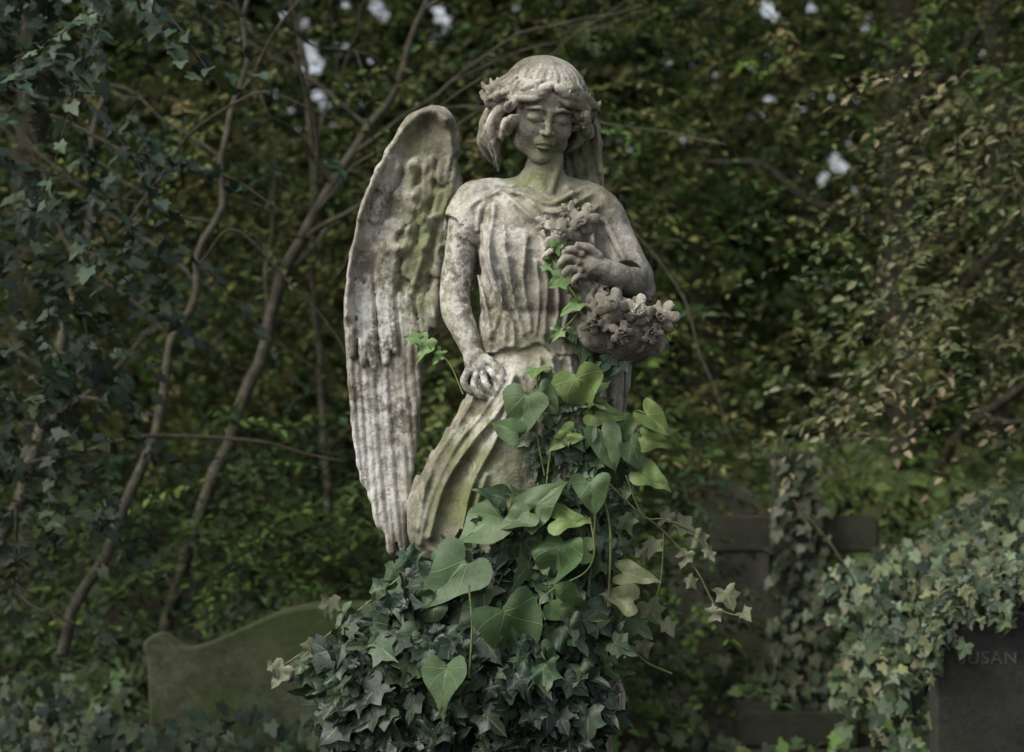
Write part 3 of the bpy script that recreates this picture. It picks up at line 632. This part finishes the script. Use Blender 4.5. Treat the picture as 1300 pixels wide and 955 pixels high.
sprays('holly_shrub_left',box(160,(-2.4,-1.4),(1.0,2.2),(1.1,1.8),25,.4,1.6),10,.4,.05,BL+DK,.4,(-.1,.4),IVYL,M_ivyfar,25,nz=.8)
sprays('pale_leaved_shrub',box(900,(1.3,3.2),(1.7,3.4),(1.45,3.0),16,.48,1.5),14,.5,.045,[(.17,.16,.095),(.13,.13,.075),(.09,.1,.05),(.06,.08,.04),(.08,.095,.045)],.35,(-.1,.3),seed=16,az=(math.pi*.9,.8),gap=1)
YG=[(.12,.17,.045),(.1,.15,.04),(.09,.12,.04),(.06,.09,.035)]
def mound(n,x,y,zf,seed,size,cols,name,thick=.25):
    r=np.random.default_rng(seed); X_=r.uniform(*x,n);Y_=r.uniform(*y,n); Z_=zf(X_,Y_)+ (vnoise(np.stack([X_,Y_,X_*0],1),2.2,seed)-.5)*.5 - thick*r.random(n)**2
    P=np.stack([X_,Y_,Z_],1); u=np.stack([r.normal(0,.6,n),-.5+r.normal(0,.3,n),-.6+r.normal(0,.4,n)],1); nn=np.stack([r.normal(0,.4,n),-.7+r.normal(0,.3,n),.8+r.normal(0,.3,n)],1)
    return leaves(name,IVYL,P,u,nn,size*r.uniform(.6,1.3,n),pal(n,cols,.35,r),M_ivyfar)
mound(8000,(1.2,4.2),(4.6,7.5),lambda x,y:.95+.1*(y-4.6)+0*x,31,.085,YG,'ivy_bank')
mound(9000,(-4.5,4.5),(1.0,7),lambda x,y:.12+.05*y+0*x,32,.08,DK+DK+GR,'ground_ivy',.15)
mound(3400,(1.2,2.6),(1.3,2.6),lambda x,y:.98+.12*(y-1.2)-.1*np.abs(x-1.9)-.25*np.clip(1.6-x,0,1),33,.052,[(.08,.1,.052),(.055,.08,.038),(.035,.055,.028),(.12,.13,.07),(.022,.036,.02)],'ivy_hedge',.45)
mound(1600,(-2.3,-.7),(1.2,2.4),lambda x,y:.42+.1*(y-1.2)+0*x,34,.055,DK+BL,'bramble_undergrowth',.35)
sprays('shrub_behind_statue',box(500,(-1.2,.9),(2.6,4.0),(.3,1.5),17,.42,1.4,(-1.6,-.3,2.6,1.0)),14,.45,.05,DK+GR,seed=17)
sprays('low_thicket',box(1100,(-4,4.5),(3.0,4.4),(.2,1.25),18,.44,1.4,(.65,1.8,4.0,9)),14,.5,.055,DK+GR,seed=18)
def tree(name,trunk,r,seed,nb=7):
    r_=np.random.default_rng(seed); t=Tubes(); t.add(trunk,r,10,8,.08); T=catmull(trunk,8)
    for i in range(nb):
        p=T[int(len(T)*(.3+.68*i/nb))]; a=r_.uniform(0,2*np.pi); L=r_.uniform(.6,1.8)*(r[0]/.05)**.4
        d=np.array([math.cos(a),math.sin(a)*.6,r_.uniform(.1,.8)]); q=[p,p+d*L*.4+[0,0,.05],p+d*L*.8+[0,0,r_.uniform(-.1,.2)],p+d*L*1.2+[0,0,r_.uniform(-.3,.2)]]
        t.add(q,[r[0]*.35,r[0]*.25,r[0]*.15,.004],6,6,.08)
        for j in range(2):
            p2=np.array(q[1+j]); d2=d+r_.normal(0,.6,3); t.add([p2,p2+d2*L*.3,p2+d2*L*.6+[0,0,-.05]],[r[0]*.15,r[0]*.1,.003],5,5,.05)
    t.build(name,M_bark)
tree('sapling_tree',[at(75,830,7.6),at(170,620,7.8),at(225,440,8.0),at(268,280,8.1),at(300,120,8.2),at(330,-80,8.3)],[.024,.022,.018,.015,.012,.008],1)
tree('sapling_tree',[at(180,880,8.8),at(300,520,8.8),at(372,330,8.8),at(425,240,8.8),at(490,120,8.9),at(560,-60,9)],[.032,.03,.027,.023,.018,.012],2,9)
tree('sapling_tree',[at(0,700,8.5),at(60,520,8.6),at(110,300,8.8),at(130,100,9)],[.03,.026,.02,.01],3,6)
tree('sapling_tree',[at(440,760,9.5),at(415,600,9.5),at(400,400,9.6),at(398,200,9.6),at(370,-40,9.7)],[.025,.022,.018,.015,.01],4,6)
tree('oak_tree',[at(1150,900,11),at(1152,600,11),at(1140,300,11),at(1150,-300,11)],[.12,.11,.1,.08],5,6)
tree('oak_tree',[at(1265,900,14),at(1262,600,14),at(1270,300,14),at(1262,-300,14)],[.12,.11,.1,.08],6,6)
tree('oak_tree',[at(900,900,18),at(905,600,18),at(890,300,18),at(905,-200,18)],[.12,.11,.1,.08],7,6)
tree('oak_tree',[at(40,950,13),at(50,600,13),at(35,300,13),at(60,-200,13)],[.15,.14,.12,.1],8,6)
t=Tubes()
for P_,r in [([at(60,150,7),at(180,200,7),at(290,225,7.1),at(370,280,7.1)],.008),([at(150,300,7.4),at(240,180,7.4),at(330,120,7.4),at(420,150,7.4)],.007),([at(370,60,7.2),at(400,160,7.3),at(405,250,7.4)],.009),
 ([at(20,640,6.6),at(20,740,6.6),at(60,780,6.5),at(100,800,6.5)],.008),([at(770,260,8),at(850,350,8),at(900,470,8),at(930,560,8)],.006),([at(250,340,7),at(300,300,7),at(420,420,7),at(440,470,7)],.006),([at(1010,640,7),at(1060,700,7),at(1100,760,7)],.005),([at(0,600,7.5),at(160,560,7.5),at(330,560,7.5),at(440,590,7.5)],.009)]:
    t.add(P_,[r,r*.9,r*.7,r*.4][:len(P_)],6,8,.05)
t.build('fallen_branches',M_twig)
# ================================================================ gravestones
def slabstone(name,prof,y,th,mat):
    prof=np.array(prof,float); e=empty(name); m=len(prof); bv=.012; c=prof.mean(0)
    inn=prof+(c-prof)/np.linalg.norm(c-prof,axis=1,keepdims=True)*bv
    rings=[(inn,y),(prof,y+bv),(prof,y+th-bv),(inn,y+th)]
    V=np.vstack([np.column_stack([p[:,0],np.full(m,yy),p[:,1]]) for p,yy in rings])
    Q=[[r*m+i,r*m+(i+1)%m,(r+1)*m+(i+1)%m,(r+1)*m+i] for r in range(3) for i in range(m)]
    make_mesh('slab',V,[np.array(Q),np.array([list(range(m))[::-1]]),np.array([[3*m+i for i in range(m)]])],mat,smooth=False,parent=e)
    w=prof[:,0].max()-prof[:,0].min(); revolve_box('base',[(-.05,.14,w*1.15,th*2.2)],c[0],y+th/2,mat,e)
    return e
cx=-.62; half=[(0,.84),(.1,.838),(.25,.81),(.4,.745),(.5,.70),(.58,.672),(.64,.672),(.68,.70),(.72,.722),(.765,.70),(.77,.66),(.755,.62),(.75,.4),(.75,.1)]
half=[tuple(p) for p in catmull(half,4)]
prof=[(cx+x,z) for x,z in half]+[(cx-x,z) for x,z in half[::-1][:-1]]
slabstone('headstone_with_scrolled_top',prof,2.44,.13,M_grave)
a=np.linspace(0,np.pi,20); slabstone('headstone_round_topped',[(1.0+.24*math.cos(t),.96+.24*math.sin(t)) for t in a]+[(.76,.1),(1.24,.1)],4.5,.12,M_pale)
es=slabstone('headstone_inscribed',[(1.68+.34*math.cos(t),.80+.16*math.sin(t)) for t in a]+[(1.34,.1),(2.02,.1)],1.24,.1,M_darkst)
for tx,zz_,sz in (('SUSAN MARY',.79,.056),):
    cu=bpy.data.curves.new('txt','FONT'); cu.body=tx; cu.size=sz; cu.extrude=.003; cu.space_character=1.15
    o=bpy.data.objects.new('txt',cu); bpy.context.collection.objects.link(o); bpy.context.view_layer.update()
    me=bpy.data.meshes.new_from_object(o.evaluated_get(bpy.context.evaluated_depsgraph_get())); bpy.data.objects.remove(o)
    l=bpy.data.objects.new('inscription',me); bpy.context.collection.objects.link(l); me.materials.clear(); me.materials.append(M_letter)
    l.rotation_euler=(math.pi/2,0,0); l.location=(1.41,1.239,zz_); l.parent=es
r=np.random.default_rng(78); n=560; aa=r.uniform(0,np.pi,n); P=np.stack([1.68+.37*np.cos(aa),1.2+r.uniform(-.03,.14,n),.85+.19*np.sin(aa)+r.normal(0,.045,n)],1)
leaves('trailing_ivy',IVY,P,np.stack([r.normal(0,.6,n),-.4+0*aa,-.8+r.normal(0,.4,n)],1),np.stack([r.normal(0,.3,n),-np.ones(n),r.uniform(.2,1,n)],1),r.uniform(.03,.06,n),pal(n,[(.08,.105,.05),(.05,.075,.038),(.11,.13,.065),(.025,.04,.022)],.3,r),M_ivy,es)
cr=empty('stone_cross'); bm=bmesh.new()
def cbox(x0,x1,z0,z1,y0,y1,tp=1.0):
    r=bmesh.ops.create_cube(bm,size=1)
    for v in r['verts']:
        s=tp if v.co.z>0 else 1; v.co=Vector(((x0+x1)/2+v.co.x*(x1-x0)*s,(y0+y1)/2+v.co.y*(y1-y0),(z0+z1)/2+v.co.z*(z1-z0)))
cbox(1.09,1.30,.3,1.378,3.3,3.46,.84); cbox(.847,1.11,.955,1.105,3.312,3.448); cbox(1.28,1.545,.955,1.105,3.312,3.448)
cbox(.95,1.44,.16,.3,3.18,3.58); cbox(.85,1.54,-.02,.158,3.08,3.68)
bmesh.ops.bevel(bm,geom=bm.edges[:],offset=.012,segments=2,affect='EDGES')
me=bpy.data.meshes.new('cross'); bm.to_mesh(me); bm.free(); me.materials.append(M_cross); o=bpy.data.objects.new('cross_shaft',me); bpy.context.collection.objects.link(o); o.parent=cr
r=np.random.default_rng(77); n=260; P=np.stack([r.uniform(1.08,1.32,n),3.27+r.normal(0,.02,n),r.uniform(.25,1.36,n)],1)
u=np.stack([r.normal(0,.6,n),-.3+0*P[:,0],-.8+r.normal(0,.4,n)],1); nn=np.stack([r.normal(0,.3,n),-np.ones(n),r.uniform(.1,.8,n)],1)
leaves('climbing_ivy',IVYL,P,u,nn,r.uniform(.035,.06,n),pal(n,[(.05,.06,.03),(.03,.045,.022),(.07,.075,.045)],.3,r),M_ivyfar,cr)
# ================================================================ ground
gx=np.concatenate([np.linspace(-400,-14,12),np.linspace(-12,12,90),np.linspace(14,400,12)]); gy=np.concatenate([np.linspace(-60,-9,8),np.linspace(-8,25,110),np.linspace(28,500,12)])
GX,GY=np.meshgrid(gx,gy,indexing='ij'); gp=np.stack([GX,GY,GX*0],-1); GZ=(vnoise(gp,1.1)-.5)*.12+(vnoise(gp,.35)-.5)*.15-.03
n0,n1=GX.shape; i=np.arange(n0-1)[:,None]*n1+np.arange(n1-1)[None]; make_mesh('ground',np.stack([GX,GY,GZ],-1).reshape(-1,3),np.stack([i,i+n1,i+n1+1,i+1],-1).reshape(-1,4),M_ground)
# ================================================================ light / camera
w=bpy.data.worlds.new("World"); bpy.context.scene.world=w; w.use_nodes=True; nt=w.node_tree
sky=nt.nodes.new('ShaderNodeTexSky'); sky.sky_type='NISHITA'; sky.sun_disc=False
sd=Vector((-.75,-.5,.95)).normalized(); el=math.asin(sd.z); sky.sun_elevation=el; sky.sun_rotation=math.atan2(sd.x,sd.y)
sky.air_density=1.0; sky.dust_density=5.0
hs=nt.nodes.new('ShaderNodeHueSaturation'); hs.inputs['Saturation'].default_value=.35; hs.inputs['Value'].default_value=1.75
bg=nt.nodes['Background']; nt.links.new(sky.outputs[0],hs.inputs['Color']); nt.links.new(hs.outputs[0],bg.inputs[0]); bg.inputs[1].default_value=.15
sl_=bpy.data.lights.new('sun','SUN'); sl_.energy=2.3; sl_.angle=math.radians(16); sl_.color=(1,.95,.86)
so=bpy.data.objects.new('sun',sl_); bpy.context.collection.objects.link(so); so.rotation_euler=sd.to_track_quat('Z','Y').to_euler()
cam=bpy.data.cameras.new('camera'); co=bpy.data.objects.new('camera',cam); bpy.context.collection.objects.link(co)
co.location=(0,-CD,ZC); co.rotation_euler=(math.pi/2,0,0); cam.lens=70; cam.sensor_width=36; cam.clip_end=1000
cam.dof.use_dof=True; cam.dof.focus_distance=CD-.12; cam.dof.aperture_fstop=2.8
sc=bpy.context.scene; sc.camera=co; sc.view_settings.view_transform='Standard'; sc.view_settings.look='None'; sc.view_settings.exposure=0
